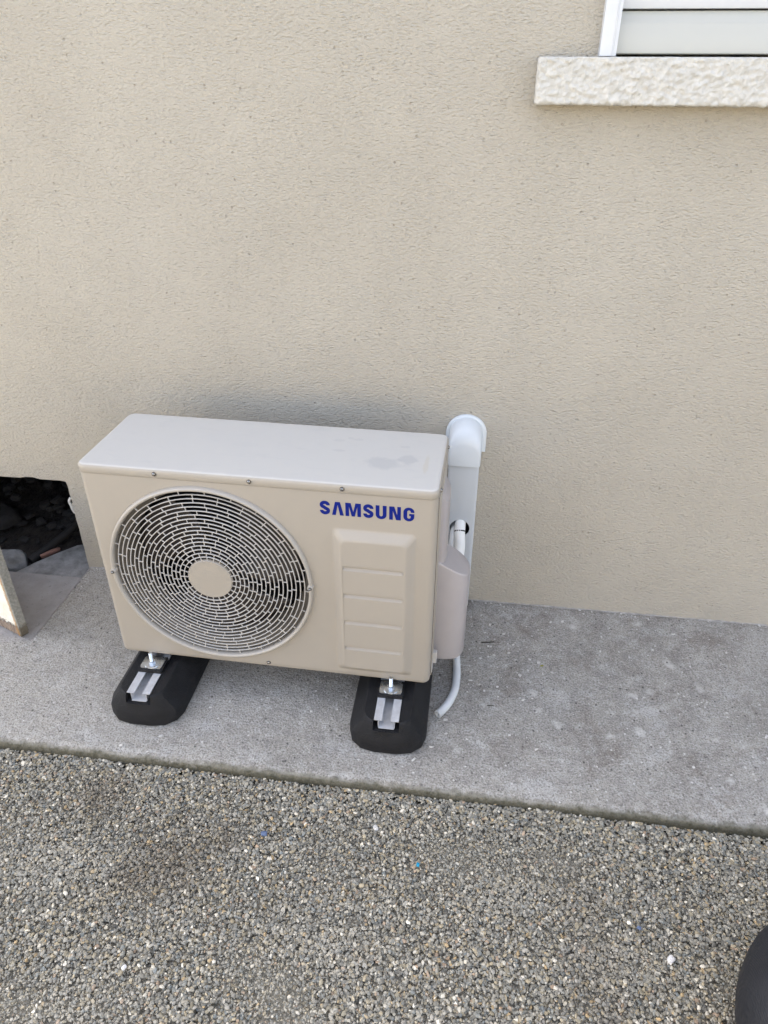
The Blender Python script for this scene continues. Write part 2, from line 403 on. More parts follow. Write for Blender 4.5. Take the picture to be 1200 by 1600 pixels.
obj('house_shell', bm, M['wall'], house)
bm = bmesh.new()
loops(bm, [[(x, -.35, 2.93), (x, -.35, 3.03), (x, 4.1, 4.9), (x, 8.6, 3.03), (x, 8.6, 2.93), (x, 4.1, 4.75)] for x in (-3.8, 7.3)])
obj('roof', bm, M['tile'], house)
# ---- window sill, coarse roughcast
def sill():
    bm = bmesh.new(); X0, X1, Z0, Z1, Y = .2745, 1.78, 1.3335, 1.4165, -.052
    prof = []      # section from wall under the sill, round the front, to the wall on top
    for t in np.linspace(0, 1, 8)[:-1]: prof.append((0.0+Y*t*.93, Z0, 0, -1))
    for a in np.linspace(R(-80), R(-10), 4): prof.append((Y+.006-.006*math.cos(a), Z0+.006+.006*math.sin(a), -math.cos(a), math.sin(a)))
    nz = 34
    for t in np.linspace(0, 1, nz)[1:-1]: prof.append((Y, Z0+.006+(Z1-Z0-.010)*t, -1, 0))
    for a in np.linspace(R(10), R(80), 4): prof.append((Y+.004-.004*math.cos(a), Z1-.004+.004*math.sin(a), -math.cos(a), math.sin(a)))
    for t in np.linspace(0, 1, 6)[1:]: prof.append((Y*(1-t)*.93, Z1, 0, 1))
    xs = list(np.arange(X0+.003, 1.25, .0024)) + list(np.arange(1.26, X1, .012))
    def disp(p, nx, ny, nz_):
        q = Vector(p)
        d = .0050*(noise.fractal(q*Vector((85, 85, 100)), 1., 2., 3)) + .0035*noise.noise(q*38) - .0035*max(0, noise.noise(q*Vector((120, 120, 150)))-.1)
        if ny > .5: d *= .25
        return (p[0]+nx*d, p[1]-0+(d*0 if False else 0), p[2]) , d
    rings = []
    for x in [X0] + xs:
        ring = []
        for (yy, zz, ny, nzn) in prof:
            p = Vector((x, yy, zz)); q = p
            d = .0040*noise.fractal(q*Vector((105, 105, 120)), 1., 2., 3) + .0018*noise.noise(q*45) 
            k_ = 1. if nzn < .5 else .15
            if abs(yy) < .006: k_ = 0
            if x == X0: p = Vector((x+.003*noise.noise(q*60), yy*.96, zz + (.002 if nzn < 0 else -.002 if nzn > 0 else 0)))
            ring.append((p.x, p.y+ny*d*k_, p.z+nzn*d*k_*.7))
        rings.append(ring)
    vs = loops(bm, rings, True, True, closed=True)
    return obj('window_sill', bm, M['rough'], house, smooth=180)
sl = sill(); sl['label'] = 'thick window sill in coarse white roughcast'
# ---- roller shutter: guide rails, bottom bar, slats
sh = empty('roller_shutter'); sh.parent = house
for x0, x1 in ((.392, .4245), (1.63, 1.662)):
    bm = bmesh.new(); box(bm, x0, x1, -.026, .02, 1.4175, 2.5); box(bm, x0+.0235, x0+.0255, -.0285, -.026, 1.4175, 2.5)
    obj('guide_rail', bm, M['alu'], sh, bevel=.0015)
def prism(bm, prof, x0, x1): loops(bm, [[(x, y, z) for y, z in prof] for x in (x0, x1)])
bm = bmesh.new(); prism(bm, [(.000, 1.4205), (-.004, 1.4225), (-.004, 1.470), (-.001, 1.4745), (.010, 1.493), (.016, 1.493), (.016, 1.4205)], .4255, 1.629)
obj('bottom_bar', bm, M['slat'], sh, bevel=.0012)
bm = bmesh.new()
for i in range(18):
    z = 1.4965 + i*.055
    if z > 2.44: break
    prof = [(.014, z-.001), (.002, z), (-.003, z+.014), (-.004, z+.028), (-.001, z+.042), (.008, z+.0525), (.014, z+.0525)]
    prism(bm, prof, .4255, 1.629)
obj('slat_curtain', bm, M['alu'], sh, smooth=30)
# ---- hatch door standing ajar
hd = empty('hatch_door', (-1.042, -.350, 0), 0); hd.parent = house; hd.rotation_euler = (0, 0, math.atan2(-.0386, .0923))
bm = bmesh.new()
prof = []; xs = [-.90] + list(np.linspace(-.2, 0, 50))
rings = []
for x in xs:
    zb = .006 + .003*noise.noise((x*90, 0, 0)) + (.006*max(0, noise.noise((x*25, 4, 0))))
    rings.append([(x, 0, zb), (x, 0, .31), (x, .021, .31), (x, .021, zb+.001)])
vs = loops(bm, rings)
obj('door_leaf', bm, M['peel'], hd, bevel=.0008)
bm = bmesh.new()   # edge strip with ragged worn foot
rings = []
for i in range(60):
    z = .005 + i*.0052
    w_ = .0005*noise.noise((z*120, 1, 0)) ; cut = max(0, .02-z)*.35
    rings.append([(.0003, -.001+w_, z), (.0075+w_-cut, -.001+w_, z), (.0085+w_-cut, .022+w_, z), (.0003, .022, z)])
loops(bm, rings)
obj('edge_board', bm, M['edge'], hd, smooth=40)
# ---- crawl space behind the hatch
bm = bmesh.new()
pl = [(-1.000, -.0562), (-1.238, -.0562), (-1.205, .0), (-1.165, .055), (-1.115, .118), (-1.060, .135), (-.95, .150), (-.95, .0), (-1.0, .0)]
L = fill(bm, pl, [], lambda a, b: Vector((a, b, -.003 + .0015*noise.noise((a*20, b*20, 0)))))[0]
skirt(bm, L, lambda c: Vector((c.x, c.y, -.12)))
tag(obj('threshold', bm, M['conc_in'], smooth=30), kind='structure')
bm = bmesh.new(); nx, ny = 70, 60; g = []
for j in range(ny+1):
    row = []
    for i in range(nx+1):
        x = -1.95 + 1.25*i/nx; y = -.056 + 1.3*j/ny
        z = -.075 + .05*noise.fractal(Vector((x*4, y*4, 0)), 1, 2, 4) + .012*noise.noise((x*30, y*30, 2)) + .10*max(0, min(1, (y-.25)/.5))
        z = max(-.036 + .005*noise.noise((x*35, y*35, 8)), min(z, -.02 + .2*max(0, y-.1)))
        row.append(bm.verts.new((x, y, z)))
    g.append(row)
for j in range(ny):
    for i in range(nx): bm.faces.new((g[j][i], g[j][i+1], g[j+1][i+1], g[j+1][i]))
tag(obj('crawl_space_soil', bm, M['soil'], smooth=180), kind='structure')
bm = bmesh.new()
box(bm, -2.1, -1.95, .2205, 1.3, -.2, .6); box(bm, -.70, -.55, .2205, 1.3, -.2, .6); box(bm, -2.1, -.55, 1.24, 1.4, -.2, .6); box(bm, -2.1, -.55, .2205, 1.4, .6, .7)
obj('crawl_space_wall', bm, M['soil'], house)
def rock(bm, c, s, seed, rot=0, sub=2, rough=.25):
    t = bmesh.new(); bmesh.ops.create_icosphere(t, subdivisions=sub, radius=1)
    mr = Matrix.Rotation(rot, 3, 'Z') @ Matrix.Rotation(seed*1.7, 3, 'X')
    mp = {}
    for v_ in t.verts:
        d = 1 + rough*noise.fractal(v_.co*1.3 + Vector((seed*3.1, 0, 0)), 1, 2, 3)
        p = v_.co*d; p = Vector([math.copysign(min(abs(a), .8), a) for a in p])
        p = Vector((p.x*s[0], p.y*s[1], p.z*s[2])); p = Matrix.Rotation(rot, 3, 'Z') @ p
        mp[v_] = bm.verts.new(p + Vector(c))
    for f in t.faces: bm.faces.new([mp[a] for a in f.verts])
    t.free()
bm = bmesh.new()
rr = random.Random(4)
for i in range(240):
    x = rr.uniform(-1.85, -.95); y = rr.uniform(.02, .9)
    if x > -1.2 and y < .2: continue
    s = rr.uniform(.005, .026); z = -.034+.12*max(0, min(1, (y-.2)/.5))
    rock(bm, (x, y, z), (s*rr.uniform(.8, 1.6), s, s*rr.uniform(.4, .8)), i, rr.uniform(0, 6), 2, .55)
tag(obj('rubble', bm, M['rock'], smooth=20), 'loose dark rubble inside the crawl space opening', 'rubble', kind='stuff')
bm = bmesh.new(); rock(bm, (-1.315, .0, -.03), (.085, .055, .06), 12, .5, 4, .2)
tag(obj('rock', bm, M['conc_in'], smooth=60), 'rounded grey rock lying in the hatch opening behind the door edge', 'rock')
bm = bmesh.new(); rock(bm, (-1.185, .065, -.005), (.042, .010, .010), 5, .95, 2, .3)
tag(obj('brick_shard', bm, M['brick'], smooth=40), 'reddish brown shard lying along the broken threshold edge', 'shard')
bm = bmesh.new(); tube(bm, spline([(-1.24, .03, -.02), (-1.16, .22, .02), (-1.12, .42, .10), (-1.10, .6, .16)], 6), .013, 12)
tag(obj('dark_pipe', bm, M['dark'], smooth=60), 'black pipe running back into the dark crawl space', 'pipe')
bm = bmesh.new(); rock(bm, (-1.50, .26, .0), (.12, .06, .03), 21, -.5, 3, .15)
tag(obj('stone_block', bm, M['rock'], smooth=50), 'flat stone block half hidden in the dark at the back of the hatch', 'stone')

# ---- wall added behind the camera: bounces warm sunlight, blocks the low blue sky
bw = empty('bounce_wall', (0, -7.6, 0)); tag(bw, 'sandy wall added out of view to bounce warm light', 'wall')
bm = bmesh.new(); box(bm, -14, 12, -.12, .12, -.05, 2.3); obj('wall_body', bm, M['sandwall'], bw)
bm = bmesh.new(); box(bm, -14.03, 12.03, -.16, .16, 2.3, 2.36); obj('coping', bm, M['mortar'], bw, bevel=.01)

# ============================================================ GRAVEL
def ico():
    t = bmesh.new(); bmesh.ops.create_icosphere(t, subdivisions=1, radius=1); t.verts.ensure_lookup_table()
    V = np.array([v_.co[:] for v_ in t.verts]); t.verts.index_update(); F = np.array([[v_.index for v_ in f.verts] for f in t.faces]); t.free(); return V, F
def stones(name, x0, x1, y0, y1, n, smin, smax, zc, zj, seed, outer=None):
    g = np.random.default_rng(seed); V, F = ico(); nv, nf = len(V), len(F)
    x = g.uniform(x0, x1, n); y = g.uniform(y0, y1, n)
    core = np.ones(n, bool)
    if outer:                                              # coarser scatter round the dense part
        X = g.uniform(outer[0], outer[1], outer[4]); Y = g.uniform(outer[2], outer[3], outer[4])
        k_ = ~((X > x0) & (X < x1) & (Y > y0)); x = np.append(x, X[k_]); y = np.append(y, Y[k_]); core = np.append(core, np.zeros(k_.sum(), bool)); n = len(x)
    # patches of finer, more trodden grit
    pn = np.array([noise.noise((a*2.2, b*2.2, 3.)) + .5*noise.noise((a*6, b*6, 9.)) for a, b in zip(x, y)])
    fine = np.clip((pn-.10)/.3, 0, 1)
    edge = np.clip((y+.86)/.13, 0, 1)                       # coarser clean stones heaped at the slab
    fine *= 1-edge
    base = g.uniform(0, 1, n)**1.9*(smax-smin)+smin; base *= 1-.38*fine; base *= 1+.12*edge; base *= np.where(core, 1, 1.5)
    sc = base[:, None]*np.stack([g.uniform(.95, 1.5, n), g.uniform(.75, 1.05, n), g.uniform(.45, .8, n)], 1)
    shp = V[None]*(1+.20*g.standard_normal((n, nv, 1)).clip(-1.4, 1.4))
    shp = np.sign(shp)*np.minimum(np.abs(shp), .86)
    P = shp*sc[:, None, :]
    a = g.uniform(0, 2*np.pi, n); tl = g.normal(0, .45, n); t2 = g.normal(0, .35, n)
    def rot(P, ang, i, j):
        c, s = np.cos(ang)[:, None], np.sin(ang)[:, None]; Q = P.copy(); Q[:, :, i] = c*P[:, :, i]-s*P[:, :, j]; Q[:, :, j] = s*P[:, :, i]+c*P[:, :, j]; return Q
    P = rot(rot(rot(P, tl, 1, 2), t2, 0, 2), a, 0, 1)
    z = zc + g.uniform(-zj, zj, n) - .0015*fine + .004*pn + .004*edge
    P += np.stack([x, y, z], 1)[:, None, :]
    P = P.reshape(-1, 3); FF = (F[None]+(np.arange(n)*nv)[:, None, None]).reshape(-1, 3)
    me = bpy.data.meshes.new(name); me.vertices.add(len(P)); me.vertices.foreach_set('co', P.ravel())
    me.loops.add(FF.size); me.loops.foreach_set('vertex_index', FF.ravel().astype(np.int32))
    me.polygons.add(len(FF)); me.polygons.foreach_set('loop_start', np.arange(0, FF.size, 3, dtype=np.int32)); me.polygons.foreach_set('loop_total', np.full(len(FF), 3, dtype=np.int32))
    me.update(calc_edges=True)
    pal = np.array([(.20,.20,.195),(.27,.265,.25),(.15,.152,.152),(.33,.325,.31),(.23,.215,.18),(.19,.20,.205),(.30,.27,.215),(.25,.25,.25),(.11,.11,.11),(.46,.45,.43),(.33,.26,.17),(.165,.185,.205),(.28,.22,.18),(.62,.61,.59)])
    pw = np.array([16,16,12,12,12,10,9,12,4,5,2.2,4,2.4,.9]); pw = pw/pw.sum()
    col = pal[g.choice(len(pal), n, p=pw)]*g.uniform(.72, 1.22, (n, 1))*np.array([1.42, 1.33, 1.13])
    st = np.array([noise.noise((a*3.1+5, b*3.1, 1.)) + .6*noise.noise((a*11, b*11, 4.)) for a, b in zip(x, y)])
    st = np.clip((st-.36)/.35, 0, 1)[:, None]*.20            # damp earthy stains
    for cx, cy, rr_, k_ in ((-.585, -.80, .06, .6), (-.37, -.93, .085, .6), (-.43, -.97, .06, .55), (-.27, -.86, .04, .5)):
        st[:, 0] = np.maximum(st[:, 0], k_*np.exp(-((x-cx)**2+(y-cy)**2)/rr_**2)*g.uniform(.4, 1.2, n))
    col = col*(1-st) + np.array([.14, .105, .07])*st
    dp = fine*.28
    for cx, cy, rr_, k_ in ((.34, -.895, .07, .5), (.005, -1.05, .08, .5), (-.62, -.965, .09, .45), (.10, -1.2, .10, .35), (-.45, -1.22, .09, .4), (.55, -1.0, .06, .3)):
        dp = np.maximum(dp, k_*np.exp(-(((x-cx)*.7)**2+((y-cy)*1.4)**2)/rr_**2)*g.uniform(.5, 1.1, n))
    dusty = dp[:, None]; col = col*(1-dusty)+np.array([.46, .43, .36])*dusty
    rgba = np.concatenate([col, np.ones((n, 1))], 1)
    at = me.attributes.new('stone', 'FLOAT_COLOR', 'POINT'); at.data.foreach_set('color', np.repeat(rgba, nv, 0).ravel())
    me.materials.append(M['stone'])
    me.polygons.foreach_set('use_smooth', g.random(len(FF)) < 2); me.set_sharp_from_angle(angle=R(52))
    o = bpy.data.objects.new(name, me); C.objects.link(o); return o
GX0, GX1, GY0, GY1 = -1.10, 1.20, -1.42, -.700
go = stones('gravel', GX0, GX1, GY0, GY1, 132000, .0019, .0050, -.0310, .0034, 11, (-2.2, 2.6, -2.3, -.70, 52000))
tag(go, 'loose grey and tan gravel covering the yard in front of the concrete path', 'gravel', kind='stuff')

# ============================================================ AIR CONDITIONER
W, D, H, BZ = .7944, .2724, .548, .115
ac = empty('air_conditioner', (-.6559, -.4747, BZ), -.0176)
tag(ac, 'cream outdoor air conditioning unit with round fan grille and blue lettering on black rubber feet', 'air conditioner')
FX, FZ, FR = .274, .270, .2385
# body
bm = bmesh.new(); r = .016; seg = 5
ZS = .5265
rings = []
def planrect(ins, rr_, z):      # rounded rectangle in plan
    return [(a, b, z) for a, b in rrect(ins, W-ins, ins, D-ins, rr_, 6)]
rings = [planrect(.012, .010, 0), planrect(.004, .014, .002), planrect(.0012, .016, .006), planrect(0, .0165, .014), planrect(0, .0165, ZS)]
vs = loops(bm, rings, True, True)
# cut the flat front between the corners and refill it with the fan opening
ff = [f for f in bm.faces if f.calc_center_median().y < .0005 and abs(f.normal.y) > .9 or (abs(f.calc_center_median().x-W/2) < .02 and f.calc_center_median().y < .0005)]
bm.normal_update()
ff = [f for f in bm.faces if f.calc_area() > .1*.3 and f.calc_center_median().y < .001]
bmesh.ops.delete(bm, geom=ff, context='FACES')
x0, x1 = .0165, W-.0165
# emboss outline
EX0, EX1, EZ0, EZ1 = .566, .753, .024, .438
emb = rrect(EX0-.0025, EX1+.0025, EZ0-.0025, EZ1+.0025, .0145, 5)
lp = fill(bm, [(x0, .014), (x1, .014), (x1, ZS), (x0, ZS)], [circle(FX, FZ, FR, 96), emb], lambda a, b: Vector((a, 0, b)))
hole = lp[1]; a1 = skirt(bm, hole, lambda c: Vector((c.x, .030, c.z)))
# raised service panel: convex slope, then face with four pressed grooves
cxm, czm = (EX0+EX1)/2, (EZ0+EZ1)/2
def inset(t, yy):
    k = t
    rrp = rrect(EX0+k, EX1-k, EZ0+k, EZ1-k, .012+k*.15, 5)
    return [Vector((a, yy, b)) for a, b in rrp]
cur = lp[2]
for t, yy in ((0, 0), (.003, -.001), (.007, -.0045), (.017, -.0130), (.021, -.0156), (.0235, -.0160), (.0255, -.0160)):
    pts = inset(t, yy); nl = [bm.verts.new(p) for p in pts]; n = len(cur)
    for i in range(n): bm.faces.new((cur[i], cur[(i+1) % n], nl[(i+1) % n], nl[i]))
    cur = nl
face_out = [(v_.co.x, v_.co.z) for v_ in cur]
gro = [rrect(.590, .727, z-.0062, z+.0062, .0056, 4) for z in (.343, .267, .1885, .1095)]
lg = fill(bm, face_out, gro, lambda a, b: Vector((a, -.0160, b)))
for L in lg[1:]:
    mx = sum(v_.co.x for v_ in L)/len(L); mz = sum(v_.co.z for v_ in L)/len(L)
    def sh1(c, k=.62): return Vector((mx+(c.x-mx)*.985, -.0122, mz+(c.z-mz)*k))
    nl = skirt(bm, L, sh1); nl = skirt(bm, nl, lambda c: Vector((mx+(c.x-mx)*.98, -.0105, mz+(c.z-mz)*.25)))
    bm.faces.new(nl)
bmesh.ops.remove_doubles(bm, verts=bm.verts, dist=.00005)
obj('body_panel', bm, M['unit'], ac, smooth=28)
# lid
bm = bmesh.new()
o_ = .0016
def lidr(i, rr_, z): return [(a, b, z) for a, b in rrect(-o_+i, W+o_-i, -o_+i, D+o_-i, rr_, 7)]
loops(bm, [lidr(.004, .017, ZS+.0012), lidr(.0003, .019, ZS+.0012), lidr(.0, .019, ZS+.0016), lidr(0, .019, H-.007), lidr(.0012, .018, H-.0032), lidr(.004, .016, H-.0008), lidr(.0085, .013, H), lidr(.0105, .011, H)], True, True)
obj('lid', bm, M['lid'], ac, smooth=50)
# screws
def screw(p, d, r_=.0042, parent=ac, name='screw'):
    bm = bmesh.new(); d = Vector(d); p = Vector(p)
    cyl(bm, p-d*.002, p+d*.0012, r_*1.3, 14); tube(bm, [p+d*.0012, p+d*.0032, p+d*.0044], r_, 14, rad=[r_, r_*.92, r_*.5])
    return obj(name, bm, M['screw'], parent, smooth=30)
for x in (.180, .392, .593): screw((x, -o_, .5375), (0, -1, 0))
screw((.391, 0, .0165), (0, -1, 0))
screw((W+o_, .035, .532), (1, 0, 0)); screw((W+o_, .235, .532), (1, 0, 0))
for x, z in ((.575, .512), (.755, .515), (.568, .452)):      # little press marks
    bm = bmesh.new(); cyl(bm, (x, .0005, z), (x, -.0006, z), .0022, 10); obj('rivet', bm, M['unit'], ac)
# fan grille: frame ring, brick-pattern rings, hub cap
bm = bmesh.new()
prof = [(.2445, -.0002), (.2440, -.0055), (.2425, -.0095), (.2395, -.0112), (.2365, -.0100), (.2347, -.006), (.2344, .004), (.2347, .012), (.240, .012)]
n = 128
loops(bm, [[(FX+rad*math.cos(2*math.pi*k/n), y, FZ+rad*math.sin(2*math.pi*k/n)) for k in range(n)] for rad, y in prof], False, False)
obj('grille_frame', bm, M['frame'], ac, smooth=60)
bm = bmesh.new(); R0, R1, NR = .0525, .2347, 18; pitch = (R1-R0)/NR
def bow(rad): return -.0035 - .006*(1-(rad/R1)**2)
def ringseg(rad, hw, dep, n=120):
    y = bow(rad)
    pr = [(rad-hw, y+dep), (rad-hw, y+.0006), (rad-hw*.4, y), (rad+hw*.4, y), (rad+hw, y+.0006), (rad+hw, y+dep)]
    rings = [[(FX+q*math.cos(2*math.pi*k/n), yy, FZ+q*math.sin(2*math.pi*k/n)) for k in range(n)] for q, yy in pr]
    rings.append(rings[0]); loops(bm, rings, False, False)
for k in range(1, NR): ringseg(R0+pitch*k, .00100, .0030, 96)
NW = 24; offs = []
for k in range(NR):
    g_ = (k//2) % 2 if k < 6 else k % 2
    off = g_*.5 + .045*k*(1 if k % 4 < 2 else -1)*.35
    ra, rb = R0+pitch*k+.001, R0+pitch*(k+1)-.001; y = bow((ra+rb)/2)+.0008
    nw = NW
    for j in range(nw):
        a = 2*math.pi*(j+off)/nw; ca, sa = math.cos(a), math.sin(a); h = .0008
        P_ = []
        for yy in (y, y+.0024):
            for q, s_ in ((ra, -1), (rb, -1), (rb, 1), (ra, 1)): P_.append((FX+q*ca-s_*h*sa, yy, FZ+q*sa+s_*h*ca))
        vv = [bm.verts.new(p) for p in P_]
        for f in ((0,1,2,3),(4,7,6,5),(0,4,5,1),(1,5,6,2),(2,6,7,3),(3,7,4,0)): bm.faces.new([vv[i] for i in f])
obj('fan_grille', bm, M['grille'], ac, smooth=35)
bm = bmesh.new(); yb = bow(R0)
loops(bm, [[(FX+q*math.cos(2*math.pi*k/64), y, FZ+q*math.sin(2*math.pi*k/64)) for k in range(64)] for q, y in ((.0535, yb+.008), (.0535, yb+.001), (.0520, yb-.0008), (.0500, yb-.0006), (.030, yb-.001))], False, True)
obj('hub_cap', bm, M['unit'], ac, smooth=40)
for x, z in ((FX-.2392, FZ-.003), (FX+.2392, FZ+.0035)):
    bm = bmesh.new(); tube(bm, [(x, .003, z), (x, -.0125, z), (x, -.0135, z)], .0068, 20, rad=[.0072, .0068, .0060])
    bs = obj('screw_boss', bm, M['frame'], ac, smooth=40)
    screw((x, -.0138, z), (0, -1, 0), .0032, bs)
# shroud, coil, fan
bm = bmesh.new()
loops(bm, [[(FX+q*math.cos(2*math.pi*k/80), y, FZ+q*math.sin(2*math.pi*k/80)) for k in range(80)] for q, y in ((FR+.001, .020), (.224, .026), (.214, .045), (.211, .09))], False, False)
obj('shroud', bm, M['shroud'], ac, smooth=60)
bm = bmesh.new(); box(bm, .006, W-.16, D-.04, D-.006, .01, .52); obj('coil', bm, M['fin'], ac)
bm = bmesh.new(); box(bm, .5, .51, .02, D-.05, .01, .52); box(bm, .005, .5, .0905, .092, .01, .03); obj('divider', bm, M['dark'], ac)
bm = bmesh.new(); cyl(bm, (FX, .035, FZ), (FX, .10, FZ), .05, 32); fan = obj('fan', bm, M['blade'], ac, smooth=40)
for b_ in range(3):
    bm = bmesh.new(); G = []
    for i in range(13):
        q = .045 + .158*i/12; row = []
        for j in range(15):
            t = j/14; a = R(b_*120+20) + R(78+10*i/12)*(t-.5) + R(22)*(i/12)**2
            y = .045 + .045*t + .008*math.sin(math.pi*t)
            row.append(bm.verts.new((FX+q*math.cos(a), y, FZ+q*math.sin(a))))
        G.append(row)
    for i in range(12):
        for j in range(14): bm.faces.new((G[i][j], G[i][j+1], G[i+1][j+1], G[i+1][j]))
    ob = obj('fan_blade', bm, M['blade'], fan, smooth=180); sm_ = ob.modifiers.new('s', 'SOLIDIFY'); sm_.thickness = .003
# lettering
def letters():
    """seven heavy grotesque capitals on a unit-high grid; returns list of (outline, holes)"""
    out = []
    def stroke(pts, wd):
        P = [Vector((a, b)) for a, b in pts]; Lf, Rg = [], []
        for i, p in enumerate(P):
            a = P[max(i-1, 0)]; b = P[min(i+1, len(P)-1)]; t = (b-a).normalized(); nn = Vector((-t.y, t.x)); w_ = wd[i] if isinstance(wd, list) else wd
            Lf.append(p+nn*w_/2); Rg.append(p-nn*w_/2)
        return [(q.x, q.y) for q in Lf + Rg[::-1]]
    def arc(cx, cy, rx, ry, a0, a1, n=10): return [(cx+rx*math.cos(R(a0+(a1-a0)*k/n)), cy+ry*math.sin(R(a0+(a1-a0)*k/n))) for k in range(n+1)]
    def S_(x):
        p = arc(.36, .715, .225, .185, -5, 180, 14) + arc(.36, .69, .225, .14, 195, 250, 5) + arc(.36, .31, .225, .14, 70, 15, 5) + arc(.36, .285, .225, .185, 0, -185, 14)
        wd = []
        for a, b in p: wd.append(.235)
        out.append(([(x+a, b) for a, b in stroke(p, wd)], []))
    S_(0)
    x = .83; out.append(([(x, 0), (x+.235, 1), (x+.565, 1), (x+.80, 0), (x+.545, 0), (x+.40, .80), (x+.255, 0)], []))
    x = 1.75; out.append(([(x, 0), (x, 1), (x+.36, 1), (x+.52, .33), (x+.68, 1), (x+1.04, 1), (x+1.04, 0), (x+.80, 0), (x+.80, .74), (x+.625, 0), (x+.415, 0), (x+.24, .74), (x+.24, 0)], []))
    S_(2.93)
    x = 3.78
    u = [(x, 1), (x+.25, 1)] + [(x+.25, .32)] + arc(x+.36, .30, .11, .12, 180, 360, 8) + [(x+.47, .32), (x+.47, 1), (x+.72, 1)] + arc(x+.36, .31, .36, .335, 0, -180, 16)
    out.append((u, []))
    x = 4.68; out.append(([(x, 0), (x, 1), (x+.33, 1), (x+.53, .36), (x+.53, 1), (x+.77, 1), (x+.77, 0), (x+.46, 0), (x+.24, .68), (x+.24, 0)], []))
    x = 5.62
    g_ = arc(x+.36, .67, .36, .345, 12, 180, 14) + arc(x+.36, .33, .36, .345, 180, 360, 16) + [(x+.72, .55), (x+.38, .55), (x+.38, .39), (x+.485, .39), (x+.485, .31)] + arc(x+.365, .31, .115, .13, -5, -180, 8) + arc(x+.365, .69, .115, .13, 180, 10, 8)
    g_[0:0] = [(x+.72, .655)]; g_.append((x+.478, .655))
    out.append((g_, []))
    return out
bm = bmesh.new(); tx0, tz0, th = .5425, .4715, .0325; sx = .2030/6.34
for outl, hs in letters():
    L = fill(bm, outl, hs, lambda a, b: Vector((tx0+a*sx, -.0008, tz0+b*th)))
    for l_ in L: skirt(bm, l_, lambda c: Vector((c.x, .0002, c.z)))
obj('lettering', bm, M['blue'], ac, recalc=True)
# right side: side panel plate, valve cover, little foot bracket
bm = bmesh.new(); loops(bm, [[(W+.0001+xx, y, z) for y, z in rrect(.021+i_, D-.018-i_, .012+i_, ZS-.004-i_, .003, 3)] for xx, i_ in ((0, 0), (.0016, .0), (.0022, .0006))])
obj('side_panel', bm, M['unit'], ac, smooth=40)
bm = bmesh.new(); box(bm, W-.001, W+.0006, .0185, .0205, .02, ZS-.004); obj('seam', bm, M['dark'], ac)
bm = bmesh.new()
def cover_shape(dep, y0, y1, zb, zt, lip, NN=30, e=.66):
    """half-round column on the side panel, its top cut by the slanting plane zt(dx, y)"""
    P = []
    for k in range(NN+1):
        c_, s_ = math.cos(math.pi*k/NN), math.sin(math.pi*k/NN)
        P.append((.0022 + dep*abs(s_)**e, (y0+y1)/2 - (y1-y0)/2*math.copysign(abs(c_)**e, c_)))
    cy = (y0+y1)/2
    def sc(p, q): return (.0022+(p[0]-.0022)*q, cy+(p[1]-cy)*q)
    rings = []
    for q, dz in ((.90, 0), (.97, .002), (1, .007)): rings.append([(W+sc(p, q)[0], sc(p, q)[1], zb+dz) for p in P])
    rings.append([(W+p[0], p[1], zt(*p)-lip) for p in P])
    for q, dz in ((.99, -lip*.35), (.965, 0)): rings.append([(W+sc(p, q)[0], sc(p, q)[1], zt(*sc(p, q))+dz) for p in P])
    loops(bm, rings, True, True)
cover_shape(.074, .083, .195, .008, lambda dx, y: .3205-.10*y-.62*dx, .006)
cover_shape(.0165, .088, .190, .20, lambda dx, y: .487-1.3*dx, .003)
obj('valve_cover', bm, M['cover'], ac, smooth=35)
bm = bmesh.new(); box(bm, W+.0005, W+.012, .045, .060, .030, .064); box(bm, W-.004, W+.004, .024, .045, .018, .040); obj('tab', bm, M['grille'], ac, bevel=.002)

